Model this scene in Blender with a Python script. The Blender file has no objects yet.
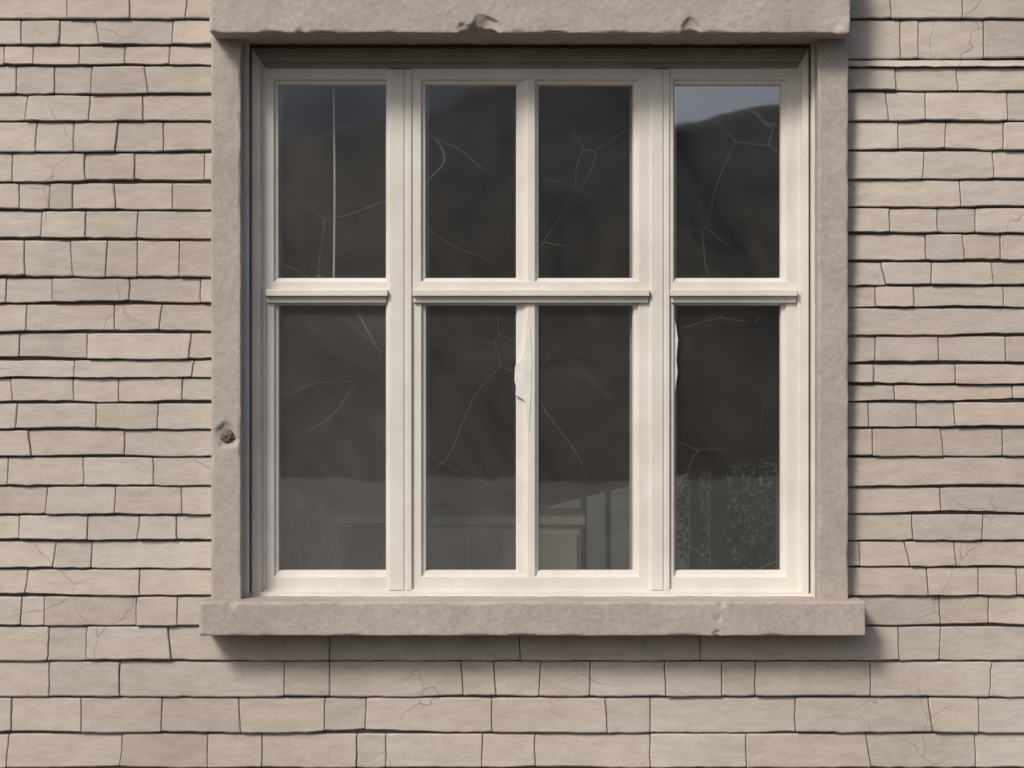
import bpy, bmesh, math, random
from mathutils import Vector, noise
random.seed(7)
S=0.003; D=5.5; ZC=1.65
def P(px,py,y=0.0):
    k=(D+y)/D
    return ((px-512)*S*k, y, ZC+(384-py)*S*k)
def PX(px,y): return P(px,384,y)[0]
def PZ(py,y): return P(512,py,y)[2]
sc=bpy.context.scene
col=sc.collection
def nz(x,y,z): return noise.noise(Vector((x,y,z)))

# ---------------------------------------------------------------- materials
def newmat(name):
    m=bpy.data.materials.new(name); m.use_nodes=True
    nt=m.node_tree; b=nt.nodes['Principled BSDF']; return m,nt,b
def ramp(nt,src,stops):
    r=nt.nodes.new('ShaderNodeValToRGB')
    el=r.color_ramp.elements
    while len(el)<len(stops): el.new(0.5)
    for e,(p,c) in zip(el,stops):
        e.position=p; e.color=(c[0],c[1],c[2],1) if not isinstance(c,(int,float)) else (c,c,c,1)
    nt.links.new(src,r.inputs[0]); return r.outputs[0]
def coords(nt,scale=(1,1,1)):
    tc=nt.nodes.new('ShaderNodeTexCoord'); mp=nt.nodes.new('ShaderNodeMapping')
    mp.inputs['Scale'].default_value=scale
    nt.links.new(tc.outputs['Object'],mp.inputs[0]); return mp.outputs[0]
def noi(nt,vec,scale,detail=3,rough=0.6,dist=0.0):
    n=nt.nodes.new('ShaderNodeTexNoise'); n.inputs['Scale'].default_value=scale
    n.inputs['Detail'].default_value=detail; n.inputs['Roughness'].default_value=rough
    n.inputs['Distortion'].default_value=dist
    nt.links.new(vec,n.inputs['Vector']); return n.outputs[0]
def mul(nt,a,b,fac=1.0,mode='MULTIPLY'):
    m=nt.nodes.new('ShaderNodeMix'); m.data_type='RGBA'; m.blend_type=mode
    if isinstance(fac,(int,float)): m.inputs[0].default_value=fac
    else: nt.links.new(fac,m.inputs[0])
    for i,v in ((6,a),(7,b)):
        if isinstance(v,tuple): m.inputs[i].default_value=(*v,1)
        else: nt.links.new(v,m.inputs[i])
    return m.outputs[2]
def math_(nt,op,a,b):
    m=nt.nodes.new('ShaderNodeMath'); m.operation=op
    for i,v in enumerate((a,b)):
        if isinstance(v,(int,float)): m.inputs[i].default_value=v
        else: nt.links.new(v,m.inputs[i])
    return m.outputs[0]
def bumpsum(nt,b,terms):
    h=None
    for s,a in terms:
        t=math_(nt,'MULTIPLY',s,a)
        h=t if h is None else math_(nt,'ADD',h,t)
    n=nt.nodes.new('ShaderNodeBump'); n.inputs['Strength'].default_value=1.0
    n.inputs['Distance'].default_value=1.0
    nt.links.new(h,n.inputs['Height']); nt.links.new(n.outputs[0],b.inputs['Normal'])

def mat_brick():
    m,nt,b=newmat('painted_brick')
    c=coords(nt); cs=coords(nt,(1,1,2.6))
    at=nt.nodes.new('ShaderNodeAttribute'); at.attribute_name='tone'
    base=mul(nt,(0.452,0.405,0.357),at.outputs['Color'])
    base=mul(nt,base,ramp(nt,noi(nt,c,1.1,2),[(0.35,(0.88,0.85,0.835)),(0.65,(1.05,1.05,1.05))]))
    mid=noi(nt,cs,12,4,0.66)
    base=mul(nt,base,ramp(nt,mid,[(0.3,(0.88,0.865,0.85)),(0.6,(1.03,1.03,1.03))]))
    fine=noi(nt,c,330,1,0.6)
    base=mul(nt,base,ramp(nt,fine,[(0.3,0.90),(0.65,1.05)]))
    wv=nt.nodes.new('ShaderNodeMix'); wv.data_type='VECTOR'; wv.inputs[0].default_value=0.08
    nn=nt.nodes.new('ShaderNodeTexNoise'); nn.inputs['Scale'].default_value=9; nn.inputs['Detail'].default_value=2; nt.links.new(c,nn.inputs['Vector'])
    nt.links.new(c,wv.inputs[4]); nt.links.new(nn.outputs['Color'],wv.inputs[5])
    vo=nt.nodes.new('ShaderNodeTexVoronoi'); vo.feature='DISTANCE_TO_EDGE'; vo.inputs['Scale'].default_value=4.2
    nt.links.new(wv.outputs[1],vo.inputs['Vector'])
    crack=ramp(nt,vo.outputs[0],[(0.0,1.0),(0.005,0.0)])
    mask=ramp(nt,noi(nt,c,2.7,1),[(0.53,0.0),(0.61,1.0)])
    cm=mul(nt,crack,mask)
    base=mul(nt,base,(0.13,0.11,0.10),mul(nt,cm,(0.6,0.6,0.6)),'MIX')
    nt.links.new(base,b.inputs['Base Color']); b.inputs['Roughness'].default_value=0.85
    b.inputs['Specular IOR Level'].default_value=0.25
    bumpsum(nt,b,[(fine,0.0004),(mid,0.0026),(cm,-0.0008)])
    return m
def mat_stone():
    m,nt,b=newmat('weathered_stone')
    c=coords(nt)
    base=mul(nt,(0.400,0.356,0.315),ramp(nt,noi(nt,c,4,4,0.6),[(0.3,(0.87,0.86,0.855)),(0.65,(1.06,1.06,1.06))]))
    mid=noi(nt,c,60,4,0.7)
    base=mul(nt,base,ramp(nt,mid,[(0.32,(0.89,0.88,0.87)),(0.6,(1.04,1.04,1.04))]))
    fine=noi(nt,c,380,2,0.7)
    base=mul(nt,base,ramp(nt,fine,[(0.33,0.80),(0.5,1.0),(0.68,1.09)]))
    nt.links.new(base,b.inputs['Base Color']); b.inputs['Roughness'].default_value=0.92
    b.inputs['Specular IOR Level'].default_value=0.2
    bumpsum(nt,b,[(fine,0.0010),(mid,0.0015)])
    return m
def mat_paint(name,colr,chip=0.7):
    m,nt,b=newmat(name)
    c=coords(nt)
    big=noi(nt,c,5,4,0.65)
    base=mul(nt,colr,ramp(nt,big,[(0.3,(0.885,0.87,0.85)),(0.62,(1.02,1.02,1.02))]))
    chips=ramp(nt,noi(nt,c,26,5,0.72,0.6),[(chip,0.0),(chip+0.02,1.0)])
    base=mul(nt,base,(0.33,0.30,0.26),mul(nt,chips,(0.5,0.5,0.5)),'MIX')
    nt.links.new(base,b.inputs['Base Color']); b.inputs['Roughness'].default_value=0.5
    b.inputs['Specular IOR Level'].default_value=0.35
    bumpsum(nt,b,[(noi(nt,c,40,3,0.6),0.0008),(chips,-0.0003)])
    return m
def mat_glass(name,dlo,dhi,tint=(0.84,0.85,0.81)):
    m=bpy.data.materials.new(name); m.use_nodes=True; nt=m.node_tree
    nt.nodes.remove(nt.nodes['Principled BSDF']); out=nt.nodes['Material Output']
    c=coords(nt)
    tr=nt.nodes.new('ShaderNodeBsdfTransparent'); tr.inputs[0].default_value=(*tint,1)
    gl=nt.nodes.new('ShaderNodeBsdfGlossy'); gl.inputs['Roughness'].default_value=0.02
    gl.inputs['Color'].default_value=(0.97,0.98,1.0,1)
    bp=nt.nodes.new('ShaderNodeBump'); bp.inputs['Strength'].default_value=0.07; bp.inputs['Distance'].default_value=0.004
    nt.links.new(noi(nt,c,5,1,0.5),bp.inputs['Height']); nt.links.new(bp.outputs[0],gl.inputs['Normal'])
    mx=nt.nodes.new('ShaderNodeMixShader'); mx.inputs[0].default_value=0.30
    nt.links.new(tr.outputs[0],mx.inputs[1]); nt.links.new(gl.outputs[0],mx.inputs[2])
    df=nt.nodes.new('ShaderNodeBsdfDiffuse'); df.inputs[0].default_value=(0.42,0.405,0.36,1)
    dust=ramp(nt,noi(nt,c,3.2,4,0.62,1.2),[(0.35,dlo),(0.7,dhi)])
    vo=nt.nodes.new('ShaderNodeTexVoronoi'); vo.feature='DISTANCE_TO_EDGE'; vo.inputs['Scale'].default_value=3.6
    wv=nt.nodes.new('ShaderNodeMix'); wv.data_type='VECTOR'; wv.inputs[0].default_value=0.10
    nn=nt.nodes.new('ShaderNodeTexNoise'); nn.inputs['Scale'].default_value=3; nn.inputs['Detail'].default_value=1; nt.links.new(c,nn.inputs['Vector'])
    nt.links.new(c,wv.inputs[4]); nt.links.new(nn.outputs['Color'],wv.inputs[5]); nt.links.new(wv.outputs[1],vo.inputs['Vector'])
    scr=ramp(nt,vo.outputs[0],[(0.0,0.17),(0.004,0.0)])
    scr=mul(nt,scr,ramp(nt,noi(nt,c,2.3,2),[(0.38,0.0),(0.54,1.0)]))
    f=math_(nt,'ADD',dust,scr)
    mx2=nt.nodes.new('ShaderNodeMixShader'); nt.links.new(f,mx2.inputs[0])
    nt.links.new(mx.outputs[0],mx2.inputs[1]); nt.links.new(df.outputs[0],mx2.inputs[2])
    nt.links.new(mx2.outputs[0],out.inputs[0]); return m
def mat_plain(name,c1,c2,scale,rough=0.8,bs=0.002,detail=3):
    m,nt,b=newmat(name); c=coords(nt); n=noi(nt,c,scale,detail,0.65)
    base=ramp(nt,n,[(0.3,c1),(0.7,c2)])
    nt.links.new(base,b.inputs['Base Color']); b.inputs['Roughness'].default_value=rough
    b.inputs['Specular IOR Level'].default_value=0.25
    if bs: bumpsum(nt,b,[(n,bs)])
    return m
BR=mat_brick(); ST=mat_stone(); PT=mat_paint('aged_cream_paint',(0.63,0.60,0.55)); HD=mat_paint('shade_toned_head_paint',(0.27,0.235,0.205),0.64)  # head paint darkened: shade under the lintel is put into its colour
GL=mat_glass('old_glass',0.012,0.055); GLD=mat_glass('dusty_glass',0.07,0.13); GLM=mat_glass('slightly_dusty_glass',0.035,0.085)
MORT=mat_plain('mortar',(0.17,0.148,0.13),(0.24,0.21,0.185),20,bs=0)

# ---------------------------------------------------------------- mesh helpers
def mkobj(name,verts,faces,mat,parent=None,smooth=False):
    me=bpy.data.meshes.new(name); me.from_pydata(verts,[],faces); me.update()
    o=bpy.data.objects.new(name,me); col.objects.link(o)
    me.materials.append(mat)
    if smooth:
        for p in me.polygons: p.use_smooth=True
    if parent: o.parent=parent
    return o
def empty(name):
    e=bpy.data.objects.new(name,None); col.objects.link(e); return e
def fix(o):
    bm=bmesh.new(); bm.from_mesh(o.data); bmesh.ops.remove_doubles(bm,verts=bm.verts,dist=1e-5)
    bmesh.ops.recalc_face_normals(bm,faces=bm.faces); bm.to_mesh(o.data); bm.free()
def boxes(name,lst,mat,parent=None,bev=0.003):
    bm=bmesh.new()
    for (x0,x1,y0,y1,z0,z1) in lst:
        r=bmesh.ops.create_cube(bm,size=1)
        for v in r['verts']:
            v.co=Vector(((x0+x1)/2+v.co.x*(x1-x0),(y0+y1)/2+v.co.y*(y1-y0),(z0+z1)/2+v.co.z*(z1-z0)))
    if bev: bmesh.ops.bevel(bm,geom=bm.edges[:],offset=bev,segments=2,affect='EDGES',profile=0.6)
    me=bpy.data.meshes.new(name); bm.to_mesh(me); bm.free(); me.materials.append(mat)
    o=bpy.data.objects.new(name,me); col.objects.link(o)
    if parent: o.parent=parent
    return o
def rough_box(name,x0,x1,y0,y1,z0,z1,mat,parent,step=0.006,r=0.005,amp=0.0011,chips=(),seed=0.0,edgeamp=0.003):
    def lin(a,b):
        n=max(2,int(round((b-a)/step))); L=[a+(b-a)*i/n for i in range(n+1)]
        L+= [a+r*0.3,a+r*0.7,b-r*0.3,b-r*0.7]; return sorted(L)
    X,Y,Z=lin(x0,x1),lin(y0,y1),lin(z0,z1)
    verts=[];faces=[]
    def grid(A,B,f):
        o=len(verts)
        for a in A:
            for bb in B: verts.append(f(a,bb))
        nb=len(B)
        for i in range(len(A)-1):
            for j in range(nb-1):
                k=o+i*nb+j; faces.append((k,k+1,k+nb+1,k+nb))
    for y in (y0,y1): grid(X,Z,lambda a,b:Vector((a,y,b)))
    for x in (x0,x1): grid(Y,Z,lambda a,b:Vector((x,a,b)))
    for z in (z0,z1): grid(X,Y,lambda a,b:Vector((a,b,z)))
    out=[]
    for v in verts:
        c=Vector((min(max(v.x,x0+r),x1-r),min(max(v.y,y0+r),y1-r),min(max(v.z,z0+r),z1-r)))
        d=v-c; ax=sum(1 for t in d if abs(t)>1e-6)
        if d.length>1e-7: q=c+d.normalized()*r
        else: q=v.copy()
        f=v*16
        n1=Vector((nz(f.x+seed,f.y,f.z),nz(f.x+9,f.y+seed,f.z),nz(f.x,f.y+5,f.z+17+seed)))
        f=v*60
        n2=Vector((nz(f.x+seed,f.y,f.z),nz(f.x+9,f.y+seed,f.z),nz(f.x,f.y+5,f.z+17+seed)))
        q=q+n1*amp+n2*amp*0.6
        if ax>=2:
            e=max(0,nz(v.x*12+seed*3,v.y*12,v.z*12)); q=q-d.normalized()*edgeamp*(e*1.6)
        for (cx,cy,cz,R,dep) in chips:
            dd=(Vector((cx,cy,cz))-v)
            L=dd.length*(1+0.45*nz(v.x*30,v.y*30,v.z*30))
            if L<R:
                w=(1-L/R)**0.5
                if z0+0.15<cz<z1-0.15: tgt=Vector((0,1,0))
                else: tgt=Vector((0,1,0.9)) if cz<(z0+z1)/2 else Vector((0,1,-0.9))
                q=q+tgt*dep*w
        out.append(q)
    o=mkobj(name,out,faces,mat,parent,smooth=True)
    fix(o)
    return o
def ring(name,L,R,T,B,wl,wr,wt,wb,prof,mat,parent,sides=(0,1,2,3)):
    v=[];f=[]
    for (t,y) in prof:
        v+=[(L+wl*t,y,B+wb*t),(R-wr*t,y,B+wb*t),(R-wr*t,y,T-wt*t),(L+wl*t,y,T-wt*t)]
    for i in range(len(prof)-1):
        for j in sides:
            a=i*4+j; b=i*4+(j+1)%4
            f.append((a,b,b+4,a+4))
    o=mkobj(name,v,f,mat,parent); fix(o)
    return o

# ---------------------------------------------------------------- brick wall
LB=[-380,-345,-310,-276,-242,-208,-174,-140,-107,-76,-46,-14,20,46,66,95,122,153,183,211,240,278,304,333,360,378,403,430,457,486,515,541,569,596,626,661,697,733,768]
RB=[-380,-345,-310,-276,-242,-208,-174,-140,-107,-76,-46,-14,20,60,68,92,122,151,180,208,234,262,286,308,336,364,385,402,428,457,487,514,541,567,596,626,661,697,733,768]
tail=[802,837,871,905,934]
LJ={-14:[68,130,187],20:[98,173],46:[5,34,80,125,170],66:[55,92,147],95:[27,90,143],122:[37,74,117,164],153:[13,85,135],183:[20,50,73,115,173],211:[42,86,138],240:[25,72,107,138,180],278:[7,53,130,201],304:[27,115,161],333:[20,88,190],360:[75],378:[12,74,119,183],403:[17,97,158],430:[30,125],457:[9,84,154],486:[47,116,182],515:[20,88,139],541:[55,92],569:[27,140],596:[22,45,137,178]}
RJ={-14:[890,962],20:[900,918,983],60:[],68:[957],92:[925,1007],122:[898,945,1003],151:[993],180:[960],208:[937],234:[963,1000],262:[931,992],286:[913,1003],308:[],336:[875,938,1005],364:[873,955],385:[1012],402:[916],428:[942,1002],457:[],487:[940],514:[912],541:[955],567:[927,978],596:[988]}
FJ={626:[87,170,330,520,700,898,940],661:[50,120,285,330,462,495,540,590,665,722,755,870,990],697:[82,162,240,325,366,492,606,650,795,930],733:[8,122,208,262,357,386,482,535,650,746,868,975]}
bv=[];bf=[];bt=[]
def brick(x0,x1,s0,s1,zt,zb,seed,tone):
    n=max(2,int((x1-x0)/9))
    gx=0.34
    base=-0.005*random.random(); tilt=0.0075+0.004*random.random()
    ty=random.uniform(-0.004,0.004)
    dz0=random.uniform(-0.5,0.9)
    st=len(bv)
    cols=[0.0,0.9/(x1-x0)]+[(i/n) for i in range(1,n)]+[1-0.9/(x1-x0),1.0]
    rows=[0.0,0.05,0.3,0.6,0.85,0.965,1.0]
    def pt(u,w):
        px=x0+gx+(x1-x0-2*gx)*u
        px+= (s0*(1-u)+s1*u)*(w-0.5)
        wig=nz(px*0.05+seed,zt*0.13,1.7)
        wig2=nz(px*0.16,zt*0.3,seed)
        top=zt+0.4+0.8*max(0,nz(px*0.06,zt,4.4+seed))
        gapn=nz(px*0.009,zb*0.37,7.7)
        cr=min(u,1-u)*(x1-x0); cr=max(0,1-cr/2.5)**2*0.8
        bot=zb-(0.5+3.4*max(0,gapn+0.03)+1.1*abs(wig)+0.7*wig2+max(0,dz0)*0.7+cr)
        top+=cr*0.7
        py=top+(bot-top)*w
        jn=1.0*nz(py*0.11,(x0 if u<0.5 else x1)*1.3,3.3)
        px+=jn*(1 if (u<0.02 or u>0.98) else 0)
        edge=min(1,min(u,1-u)*(x1-x0)/0.9) ; ew=min(1,min(w/0.05,(1-w)/0.035))
        y=base-tilt*w+ty*(u-0.5)+0.0013*nz(px*0.05,py*0.08,seed)+0.0026*(1-min(edge,ew))
        return ((px-512)*S,y,ZC+(384-py)*S)
    C=len(cols);Rw=len(rows)
    for w in rows:
        for u in cols: bv.append(pt(u,w))
    for j in range(Rw-1):
        for i in range(C-1):
            a=st+j*C+i; bf.append((a,a+C,a+C+1,a+1)); bt.append(tone)
    per=[(0,i) for i in range(C)]+[(j,C-1) for j in range(1,Rw)]+[(Rw-1,i) for i in range(C-2,-1,-1)]+[(j,0) for j in range(Rw-2,0,-1)]
    sk=len(bv)
    for (j,i) in per:
        q=bv[st+j*C+i]; bv.append((q[0],0.03,q[2]))
    K=len(per)
    for k in range(K):
        a=st+per[k][0]*C+per[k][1]; b2=st+per[(k+1)%K][0]*C+per[(k+1)%K][1]
        bf.append((a,b2,sk+(k+1)%K,sk+k)); bt.append(tone)
LEN=[38,48,62,70,85,105,118,140]
def row(xa,xb,zt,zb,known,ka,kb):
    left=[]
    if known or ka>xa:
        x=(min(known) if known else ka)
        while x>xa+50:
            x-=random.choice(LEN)
            if x>xa+20: left.append(x)
    right=[]
    x=max(known) if known else kb+random.uniform(5,60)
    if not known and x<xb-30: right.append(x)
    while x<xb-50:
        x+=random.choice(LEN)
        if x<xb-20: right.append(x)
    js=sorted(left+known+right)
    js=[j for j in js if xa+8<j<xb-8]
    ed=[xa]+js+[xb]
    sl=[0]+[random.choice([0,0,0,1,-1,3.5,-3,5])*random.random() for _ in js]+[0]
    for i in range(len(ed)-1):
        t=random.gauss(1.0,0.045); h=random.uniform(-0.014,0.014)
        brick(ed[i],ed[i+1],sl[i],sl[i+1],zt,zb,random.uniform(0,50),(t+h,t,t-h,1))
WL,WR=-500,1530
for i in range(len(LB)-1):
    zt,zb=LB[i],LB[i+1]
    if zt>=626: row(WL,WR,zt,zb,FJ.get(zt,[]),0,0)
    elif zb<=-14: row(WL,WR,zt,zb,[],0,0)
    else: row(WL,228,zt,zb,LJ.get(zt,[]),0,190)
for i in range(len(RB)-1):
    zt,zb=RB[i],RB[i+1]
    if zt>=626 or zb<=-14: continue
    row(832,WR,zt,zb,RJ.get(zt,[]),1024,1024) if RJ.get(zt) else row(832,WR,zt,zb,[],832,1024)
full=[768]+tail
for i in range(len(full)-1): row(WL,WR,full[i],full[i+1],[],0,0)
wall=mkobj('brick_wall',bv,bf,BR)
ca=wall.data.color_attributes.new('tone','FLOAT_COLOR','CORNER')
for p in wall.data.polygons:
    for li in p.loop_indices: ca.data[li].color=bt[p.index]
xl,xr=PX(WL,0),PX(WR,0); zt_=ZC+(384+380)*S
ox0,ox1,oz0,oz1=(236-512)*S,(824-512)*S,ZC+(384-612)*S,ZC+(384-14)*S
ym=0.011
boxes('mortar_backing',[(xl,ox0,ym,0.15,0,zt_),(ox1,xr,ym,0.15,0,zt_),(ox0,ox1,ym,0.15,0,oz0),(ox0,ox1,ym,0.15,oz1,zt_)],MORT,wall,bev=0)

# ---------------------------------------------------------------- window
win=empty('sash_window')
yj=-0.06
zs=PZ(436,yj); xs=PX(227,yj)
rough_box('stone_jamb_left',PX(211,yj),PX(241,yj),yj,0.07,PZ(602,yj),PZ(34,yj),ST,win,seed=3,chips=[(xs,yj,zs,0.034,0.016)])
rough_box('stone_jamb_right',PX(818,yj),PX(848.5,yj),yj,0.07,PZ(602,yj),PZ(36,yj),ST,win,seed=8)
yh=-0.155
zb=PZ(33,yh)
rough_box('stone_lintel',PX(209,yh),PX(851,yh),yh,0.07,zb,PZ(-62,yh),ST,win,seed=13,edgeamp=0.006,amp=0.0018,
  chips=[(PX(484,yh),yh,zb+0.004,0.046,0.018),(PX(470,yh),yh,zb-0.005,0.03,0.010),(PX(690,yh),yh,zb,0.030,0.013),(PX(845,yh),yh,zb,0.03,-0.008),(PX(300,yh),yh,zb,0.015,0.005)])
ys=-0.13
rough_box('stone_sill',PX(199,ys),PX(866,ys),ys,0.06,PZ(636,ys),PZ(602,ys),ST,win,seed=21,edgeamp=0.003,
  chips=[(PX(722,ys),ys,PZ(603,ys),0.013,0.007),(PX(719,ys),ys,PZ(618,ys),0.011,0.005),(PX(717,ys),ys,PZ(634,ys),0.012,0.006),(PX(232,ys),ys,PZ(602,ys),0.02,0.006)])
bm=bmesh.new(); bmesh.ops.create_icosphere(bm,subdivisions=4,radius=1)
for v in bm.verts:
    n=v.co.normalized(); r=1+0.35*nz(n.x*2.5,n.y*2.5,n.z*2.5)+0.15*nz(n.x*8,n.y*8,n.z*8)
    v.co=Vector((n.x*0.022*r+xs,n.y*0.011*r+yj+0.008,n.z*0.019*r+zs))
me=bpy.data.meshes.new('iron_stub'); bm.to_mesh(me); bm.free()
for p in me.polygons: p.use_smooth=True
me.materials.append(mat_plain('rusty_iron',(0.10,0.075,0.06),(0.20,0.16,0.13),40)); o=bpy.data.objects.new('iron_stub',me); col.objects.link(o); o.parent=win
y0=0.0
Lc,Rc,Tc,Bc=PX(241.5,y0),PX(817.5,y0),PZ(33,y0),PZ(601,y0)
wl=PX(266,0.047)-Lc; wr=Rc-PX(797,0.047); wt=Tc-PZ(69,0.047); wb=PZ(589,0.047)-Bc
cp=[(0,0.07),(0,0.004),(0.04,0.0),(0.27,0.0),(0.30,0.003),(0.305,0.055),(0.40,0.055),(0.405,0.026),(0.44,0.024),(0.74,0.024),(0.79,0.027),(0.81,0.044),(0.86,0.047),(0.97,0.047),(1.0,0.051),(1.0,0.12)]
ring('casing',Lc,Rc,Tc,Bc,wl,wr,wt,wb,cp,PT,win,sides=(0,1,3))
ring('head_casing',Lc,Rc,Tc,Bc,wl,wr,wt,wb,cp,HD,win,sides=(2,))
zi=PZ(590,0.042); zo=PZ(602,-0.01)
va,vb=PX(243,0),PX(816,0)
mkobj('timber_sill',[(va,-0.012,zo+0.004),(vb,-0.012,zo+0.004),(vb,0.062,zi+0.002),(va,0.062,zi+0.002),(va,-0.012,zo-0.012),(vb,-0.012,zo-0.012)],[(0,1,2,3),(4,5,1,0)],PT,win)
def prof_bar(name,pa,pb,za,zb_,yf,yb):
    a=PX(pa,yf); b=PX(pb,yf); w=b-a
    cs=[(0,yb),(0,yf+0.004),(0.04,yf+0.001),(0.10,yf),(0.60,yf),(0.66,yf+0.001),(0.69,yf+0.0035),(0.74,yf+0.0035),(0.77,yf+0.001),(0.96,yf+0.001),(1,yf+0.004),(1,yb)]
    vs=[];fs=[]
    for e in (za,zb_):
        for (t,y) in cs: vs.append((a+w*t,y,e))
    n=len(cs)
    for i in range(n-1): fs.append((i,i+1,n+i+1,n+i))
    fs.append(tuple(range(n)))
    o=mkobj(name,vs,fs,PT,win); fix(o); return o
ztop=PZ(69.5,0.047); zbot=PZ(590,0.040)
prof_bar('mullion_left',388,412,zbot,ztop,0.043,0.12)
prof_bar('mullion_right',650,670,zbot,ztop,0.043,0.12)
def sash(name,pl,pr,pt_,pb,gl,gr,gt,gb,yf,gm,muntin=None):
    e=empty(name); e.parent=win
    L,R,T,B=PX(pl,yf),PX(pr,yf),PZ(pt_,yf),PZ(pb,yf)
    yg=yf+0.022
    w_l=PX(gl,yg)-L; w_r=R-PX(gr,yg); w_t=T-PZ(gt,yg); w_b=PZ(gb,yg)-B
    ring('sash_frame',L,R,T,B,w_l,w_r,w_t,w_b,[(0,yf+0.04),(0,yf+0.002),(0.05,yf),(0.66,yf),(0.72,yf+0.003),(0.76,yf+0.009),(0.95,yf+0.012),(1.0,yf+0.0215),(1.0,yf+0.04)],PT,e)
    x0,x1,z0,z1=L+w_l,R-w_r,B+w_b,T-w_t
    panes=[(x0-0.002,x1+0.002)]
    if muntin:
        ma,mb=PX(muntin[0],yf),PX(muntin[1],yf); w=mb-ma
        cs=[(0,yf+0.04),(0,yf+0.021),(0.08,yf+0.0125),(0.3,yf+0.0095),(0.42,yf+0.005),(0.52,yf+0.0012),(0.80,yf+0.0012),(0.84,yf+0.003),(0.88,yf+0.0095),(0.95,yf+0.0125),(1,yf+0.021),(1,yf+0.04)]
        vs=[(ma+w*t,y,z) for z in (z0-w_b*0.5,z1+w_t*0.5) for (t,y) in cs]; n=len(cs)
        fix(mkobj('muntin',vs,[(i,i+1,n+i+1,n+i) for i in range(n-1)],PT,e))
        panes=[(x0-0.002,ma+0.002),(mb-0.002,x1+0.002)]
    for (a,b) in panes:
        tx=random.uniform(-0.0005,0.0005); tz=random.uniform(-0.0005,0.0005)
        mkobj('glass_pane',[(a,yg+0.003-tx-tz,z0-0.002),(b,yg+0.003+tx-tz,z0-0.002),(b,yg+0.003+tx+tz,z1+0.002),(a,yg+0.003-tx+tz,z1+0.002)],[(0,1,2,3)],gm,e)
U=0.049; Lw=0.055
for (nm,pl,pr,gl,gr,mt,g1,g2) in (('sash_a',264,389,279,386,None,GLM,GLD),('sash_b',411,651,426,632.5,(516,539),GL,GLM),('sash_c',669,799,674.5,780,None,GL,GL)):
    sash(nm+'_upper',pl,pr,67,291,gl,gr,86,278,U,g1,mt)
    sash(nm+'_lower',pl,pr,296,590,gl+0.5,gr,305.5,570,Lw,g2,mt)
    yl=0.028; boxes('meeting_ledge',[(PX(pl+1.5,yl),PX(pr-1.5,yl),yl,0.085,PZ(296,yl),PZ(289.5,yl))],PT,win,bev=0.0025)
    yl=0.044; boxes('meeting_bead',[(PX(pl+2.5,yl),PX(pr-2.5,yl),yl,0.084,PZ(302.5,yl),PZ(296.3,yl))],PT,win,bev=0.002)
WP=mat_plain('fresh_white_filler',(0.60,0.585,0.55),(0.70,0.685,0.65),30)
def flake(name,pts,y):
    ctr=(sum(p[0] for p in pts)/len(pts),sum(p[1] for p in pts)/len(pts))
    vs=[P(ctr[0],ctr[1],y-0.0012)]+[P(a,b,y) for a,b in pts]+[(P(a,b,y)[0],y+0.018,P(a,b,y)[2]) for a,b in pts]; n=len(pts)
    fs=[(0,1+i,1+(i+1)%n) for i in range(n)]+[(1+i,1+n+i,1+n+(i+1)%n,1+(i+1)%n) for i in range(n)]
    fix(mkobj(name,vs,fs,WP,win))
flake('paint_flake',[(526,322),(530,330),(532,360),(531,392),(529,430),(527,425),(526,402),(521,398),(515.5,395),(516,388),(514.5,380),(515,366),(520,362),(524,350)],0.0545)
flake('paint_flake_small',[(673.5,314),(676,325),(678,340),(676.5,360),(677.5,372),(675,392),(673,380)],0.064)
CORD=mat_plain('cord_fabric',(0.6,0.6,0.57),(0.75,0.74,0.7),30,bs=0)
yc=0.11
vs=[];fs=[]
for i in range(61):
    py=84+i*(286-84)/60; x=PX(333.5+1.2*math.sin(i/60*3.0),yc); z=PZ(py,yc)
    for a in range(6): vs.append((x+0.0035*math.cos(a*math.pi/3),yc+0.0035*math.sin(a*math.pi/3),z))
for i in range(60):
    for a in range(6): fs.append((i*6+a,i*6+(a+1)%6,(i+1)*6+(a+1)%6,(i+1)*6+a))
mkobj('blind_cord',vs,fs,CORD,win,True)
yl=0.125
boxes('inner_lining',[(PX(a,yl),PX(b,yl),yl,yl+0.02,PZ(572,yl),PZ(84,yl)) for a,b in ((420,429),(630,640),(668,677),(270,281))],PT,win,bev=0.002)

# ---------------------------------------------------------------- interior
room=empty('room_interior')
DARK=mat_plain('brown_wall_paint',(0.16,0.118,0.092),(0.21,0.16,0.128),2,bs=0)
FLR=mat_plain('wood_floor',(0.12,0.085,0.06),(0.20,0.14,0.10),6,bs=0)
rx0,rx1,rz0,rz1,ry0,ry1=-1.9,2.6,0.15,2.9,0.152,3.6
t=0.1
bx0,bx1,bz0,bz1=PX(534,ry1),PX(850,ry1),PZ(590,ry1),PZ(462,ry1)
boxes('room_shell',[(rx0-t,rx0,ry0,ry1,rz0,rz1),(rx1,rx1+t,ry0,ry1,rz0,rz1),(rx0-t,rx1+t,ry0,ry1+t,rz1,rz1+t),
 (rx0-t,bx0,ry1,ry1+t,rz0,rz1),(bx1,rx1+t,ry1,ry1+t,rz0,rz1),(bx0,bx1,ry1,ry1+t,rz0,bz0),(bx0,bx1,ry1,ry1+t,bz1,rz1)],DARK,room,bev=0)
boxes('floor',[(rx0-t,rx1+t,ry0,ry1+t,rz0-t,rz0-0.002)],FLR,room,bev=0)
WH=mat_plain('white_trim',(0.64,0.62,0.57),(0.78,0.75,0.70),4,bs=0)
def pbox(pa,pb,qt,qb,y,th): return (PX(pa,y),PX(pb,y),y,y+th,PZ(qb,y),PZ(qt,y))
yy=ry1-0.04
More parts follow.
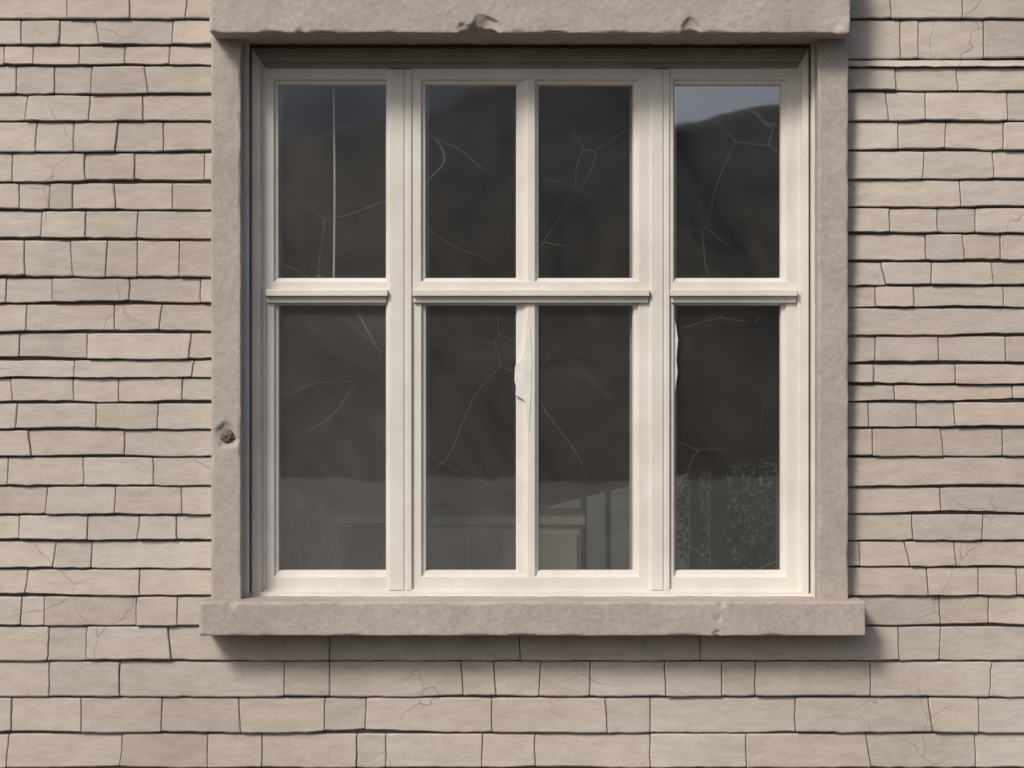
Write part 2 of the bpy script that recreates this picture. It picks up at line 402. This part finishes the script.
boxes('back_window_posts',[pbox(a,b,455,590,yy,0.1) for a,b in ((530,541),(581,587),(606,611),(664,674),(690,700),(711,727),(779,790),(844,852))],WH,room)
def archy(px): 
    u=(px-530)/320; return 512-58*(1-(1-u)**1.6)
vs=[];fs=[];n=40
for i in range(n+1):
    px=530+320*i/n; a=archy(px)
    for y in (yy-0.012,yy+0.1):
        vs.append((PX(px,yy),y,PZ(a,yy))); vs.append((PX(px,yy),y,PZ(a-4.5,yy))); 
for i in range(n):
    a=i*4; fs+=[(a,a+4,a+5,a+1),(a,a+2,a+6,a+4),(a+1,a+5,a+7,a+3)]
mkobj('back_window_arch',vs,fs,WH,room)
vs=[];fs=[]
for i in range(n+1):
    px=530+320*i/n; a=archy(px)-4
    vs.append((PX(px,yy),yy-0.004,PZ(a,yy))); vs.append((PX(px,yy),yy-0.004,PZ(min(a-0.5,440),yy)))
for i in range(n): a=i*2; fs.append((a,a+2,a+3,a+1))
mkobj('arch_infill',vs,fs,DARK,room)
FAB=mat_plain('tan_fabric',(0.30,0.25,0.20),(0.40,0.34,0.28),30,bs=0)
def lump(name,cx,cy,cz,rx,ry,rz,mat,parent):
    bm=bmesh.new(); bmesh.ops.create_icosphere(bm,subdivisions=4,radius=1)
    for v in bm.verts:
        s=lambda a:math.copysign(abs(a)**0.75,a)
        v.co=Vector((cx+s(v.co.x)*rx,cy+s(v.co.y)*ry,cz+s(v.co.z)*rz))
    me=bpy.data.meshes.new(name); bm.to_mesh(me); bm.free(); me.materials.append(mat)
    for p in me.polygons: p.use_smooth=True
    o=bpy.data.objects.new(name,me); col.objects.link(o); o.parent=parent; return o
ch=empty('armchair')
cx=PX(276,0.6)
lump('backrest',cx,0.62,0.80,0.24,0.09,0.51,FAB,ch)
lump('seat',cx,0.97,0.48,0.28,0.34,0.14,FAB,ch); lump('arm_1',cx-0.28,0.92,0.60,0.09,0.34,0.12,FAB,ch); lump('arm_2',cx+0.28,0.92,0.60,0.09,0.34,0.12,FAB,ch)
boxes('legs',[(cx+a-0.02,cx+a+0.02,0.92+b-0.02,0.92+b+0.02,rz0,0.42) for a in(-0.24,0.24) for b in(-0.28,0.28)],FLR,ch)
tb=empty('side_table'); y=1.0; zt2=PZ(515,y)
boxes('top',[(PX(322,y),PX(396,y),y,y+0.5,zt2-0.03,zt2)],WH,tb)
boxes('legs',[(x,x+0.03,yy2,yy2+0.03,rz0,zt2-0.031) for x in (PX(324,y),PX(388,y)) for yy2 in (y+0.02,y+0.44)],WH,tb)
sb=empty('sideboard'); y=1.3; zt2=PZ(517,y)
boxes('top',[(PX(405,y),PX(585,y),y,y+0.5,zt2-0.03,zt2)],WH,sb)
boxes('body',[(PX(409,y),PX(581,y),y+0.02,y+0.48,rz0,zt2-0.031)],WH,sb)
boxes('doors',[(PX(409,y)+0.02+i*0.21,PX(409,y)+0.205+i*0.21,y+0.004,y+0.019,rz0+0.08,zt2-0.06) for i in range(3)],WH,sb)

LEAF=mat_plain('leaf',(0.026,0.038,0.020),(0.055,0.075,0.045),7,bs=0)
vs=[];fs=[]
for i in range(12000):
    while True:
        p=Vector((random.uniform(-1,1),random.uniform(-1,1),random.uniform(-1,1)))
        if p.length<1+0.35*nz(p.x*3,p.y*3,p.z*3) and p.length>0.3: break
    c=Vector((PX(758,8)+p.x*0.58,8.3+p.y*0.8,0.62+p.z*0.6))
    if c.z<0.02: c.z=0.02+random.random()*0.2
    a=Vector((random.gauss(0,1),random.gauss(0,1),random.gauss(0,1))).normalized(); b2=a.cross(Vector((random.random(),random.random(),1))).normalized()
    s=random.uniform(0.015,0.036); k=len(vs)
    vs+= [c-a*s,c+b2*s*0.5,c+a*s,c-b2*s*0.5]; fs.append((k,k+1,k+2,k+3))
mkobj('shrub',vs,fs,LEAF)

# ---------------------------------------------------------------- ground + hills (seen in the reflections)
GR=mat_plain('grass_ground',(0.045,0.042,0.032),(0.068,0.063,0.050),0.8,bs=0)
g=900
mkobj('ground',[(-g,-g,0),(g,-g,0),(g,g,0),(-g,g,0)],[(0,1,2,3)],GR)
def ridge(name,pts,dist,depth,mat,amp=1.0):
    kk=S/D*(dist+D)
    def crest(x):
        px=512+x/kk
        for (a,b) in zip(pts,pts[1:]):
            if a[0]<=px<=b[0]:
                t=(px-a[0])/(b[0]-a[0]); t=t*t*(3-2*t); py=a[1]+(b[1]-a[1])*t
                return ZC+(384-py)*kk
        return 1
    vs=[];fs=[];nx=400;ny=24; XW=kk*2400
    for j in range(ny+1):
        v_=j/ny
        for i in range(nx+1):
            x=-XW+2*XW*i/nx
            h=max(1,crest(x))
            z=h*(v_**1.3)+(amp*0.5*nz(x*0.1,v_*4,0) if 0<j<ny else 0)+(0.2*nz(x*0.5,3,0) if j==ny else 0)
            if j==0: z=-0.3
            vs.append((x,-(dist-depth)-depth*v_,z))
    for j in range(ny):
        for i in range(nx):
            a=j*(nx+1)+i; fs.append((a,a+1,a+nx+2,a+nx+1))
    b0=len(vs)
    for i in range(nx+1): vs.append((-XW+2*XW*i/nx,-dist*1.25,-0.5))
    for i in range(nx): a=ny*(nx+1)+i; fs.append((a,a+1,b0+i+1,b0+i))
    mkobj(name,vs,fs,mat,None,True)
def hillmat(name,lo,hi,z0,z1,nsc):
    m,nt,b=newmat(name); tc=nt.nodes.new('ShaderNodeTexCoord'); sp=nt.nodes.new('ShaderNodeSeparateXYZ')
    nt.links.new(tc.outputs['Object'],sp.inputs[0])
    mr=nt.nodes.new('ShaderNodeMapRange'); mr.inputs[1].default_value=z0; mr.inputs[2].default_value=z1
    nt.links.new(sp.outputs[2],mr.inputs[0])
    base=mul(nt,ramp(nt,mr.outputs[0],[(0,lo),(1,hi)]),ramp(nt,noi(nt,tc.outputs['Object'],nsc,4,0.6),[(0.3,0.82),(0.7,1.12)]))  # paler towards the crest: rock tone plus haze put into the colour
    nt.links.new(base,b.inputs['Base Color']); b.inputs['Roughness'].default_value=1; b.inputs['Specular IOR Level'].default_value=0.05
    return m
ridge('hill',[(-2400,330),(-600,250),(0,175),(230,146),(300,138),(350,122),(400,118),(440,112),(475,92),(520,78),(600,66),(650,80),(674,127),(700,122),(735,114),(780,107),(840,92),(1000,120),(1600,240),(3000,340)],85,60,
  hillmat('heath',(0.040,0.034,0.028),(0.085,0.082,0.080),0,16,0.15),amp=0.4)
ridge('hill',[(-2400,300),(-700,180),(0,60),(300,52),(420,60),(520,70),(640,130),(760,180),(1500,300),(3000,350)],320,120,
  hillmat('distant_moor',(0.17,0.18,0.185),(0.45,0.47,0.49),38,64,0.02),amp=2)  # pale grey-blue colours paint distance haze onto this back ridge

# ---------------------------------------------------------------- light
el=math.radians(42); azl=math.radians(36)
sd=Vector((-math.sin(azl)*math.cos(el),-math.cos(azl)*math.cos(el),math.sin(el)))
sun=bpy.data.lights.new('sun','SUN'); sun.energy=2.95; sun.angle=math.radians(14); sun.color=(1.0,0.955,0.89)
so=bpy.data.objects.new('sun',sun); col.objects.link(so); so.rotation_euler=(-sd).to_track_quat('-Z','Y').to_euler()
w=bpy.data.worlds.new('World'); sc.world=w; w.use_nodes=True; nt=w.node_tree
bg=nt.nodes['Background']; sk=nt.nodes.new('ShaderNodeTexSky'); sk.sky_type='NISHITA'; sk.sun_disc=False
sk.sun_elevation=el; sk.sun_rotation=math.atan2(sd.x,sd.y); sk.dust_density=3.5; sk.air_density=0.75; sk.ozone_density=0.5
nt.links.new(sk.outputs[0],bg.inputs[0]); bg.inputs[1].default_value=0.115
sc.view_settings.view_transform='Standard'; sc.view_settings.look='None'; sc.view_settings.exposure=0
cam=bpy.data.cameras.new('camera'); cam.sensor_width=36; cam.lens=36*D/(1024*S); cam.clip_end=3000
co=bpy.data.objects.new('camera',cam); col.objects.link(co); co.location=(0,-D,ZC); co.rotation_euler=(math.radians(90),0,0)
sc.camera=co
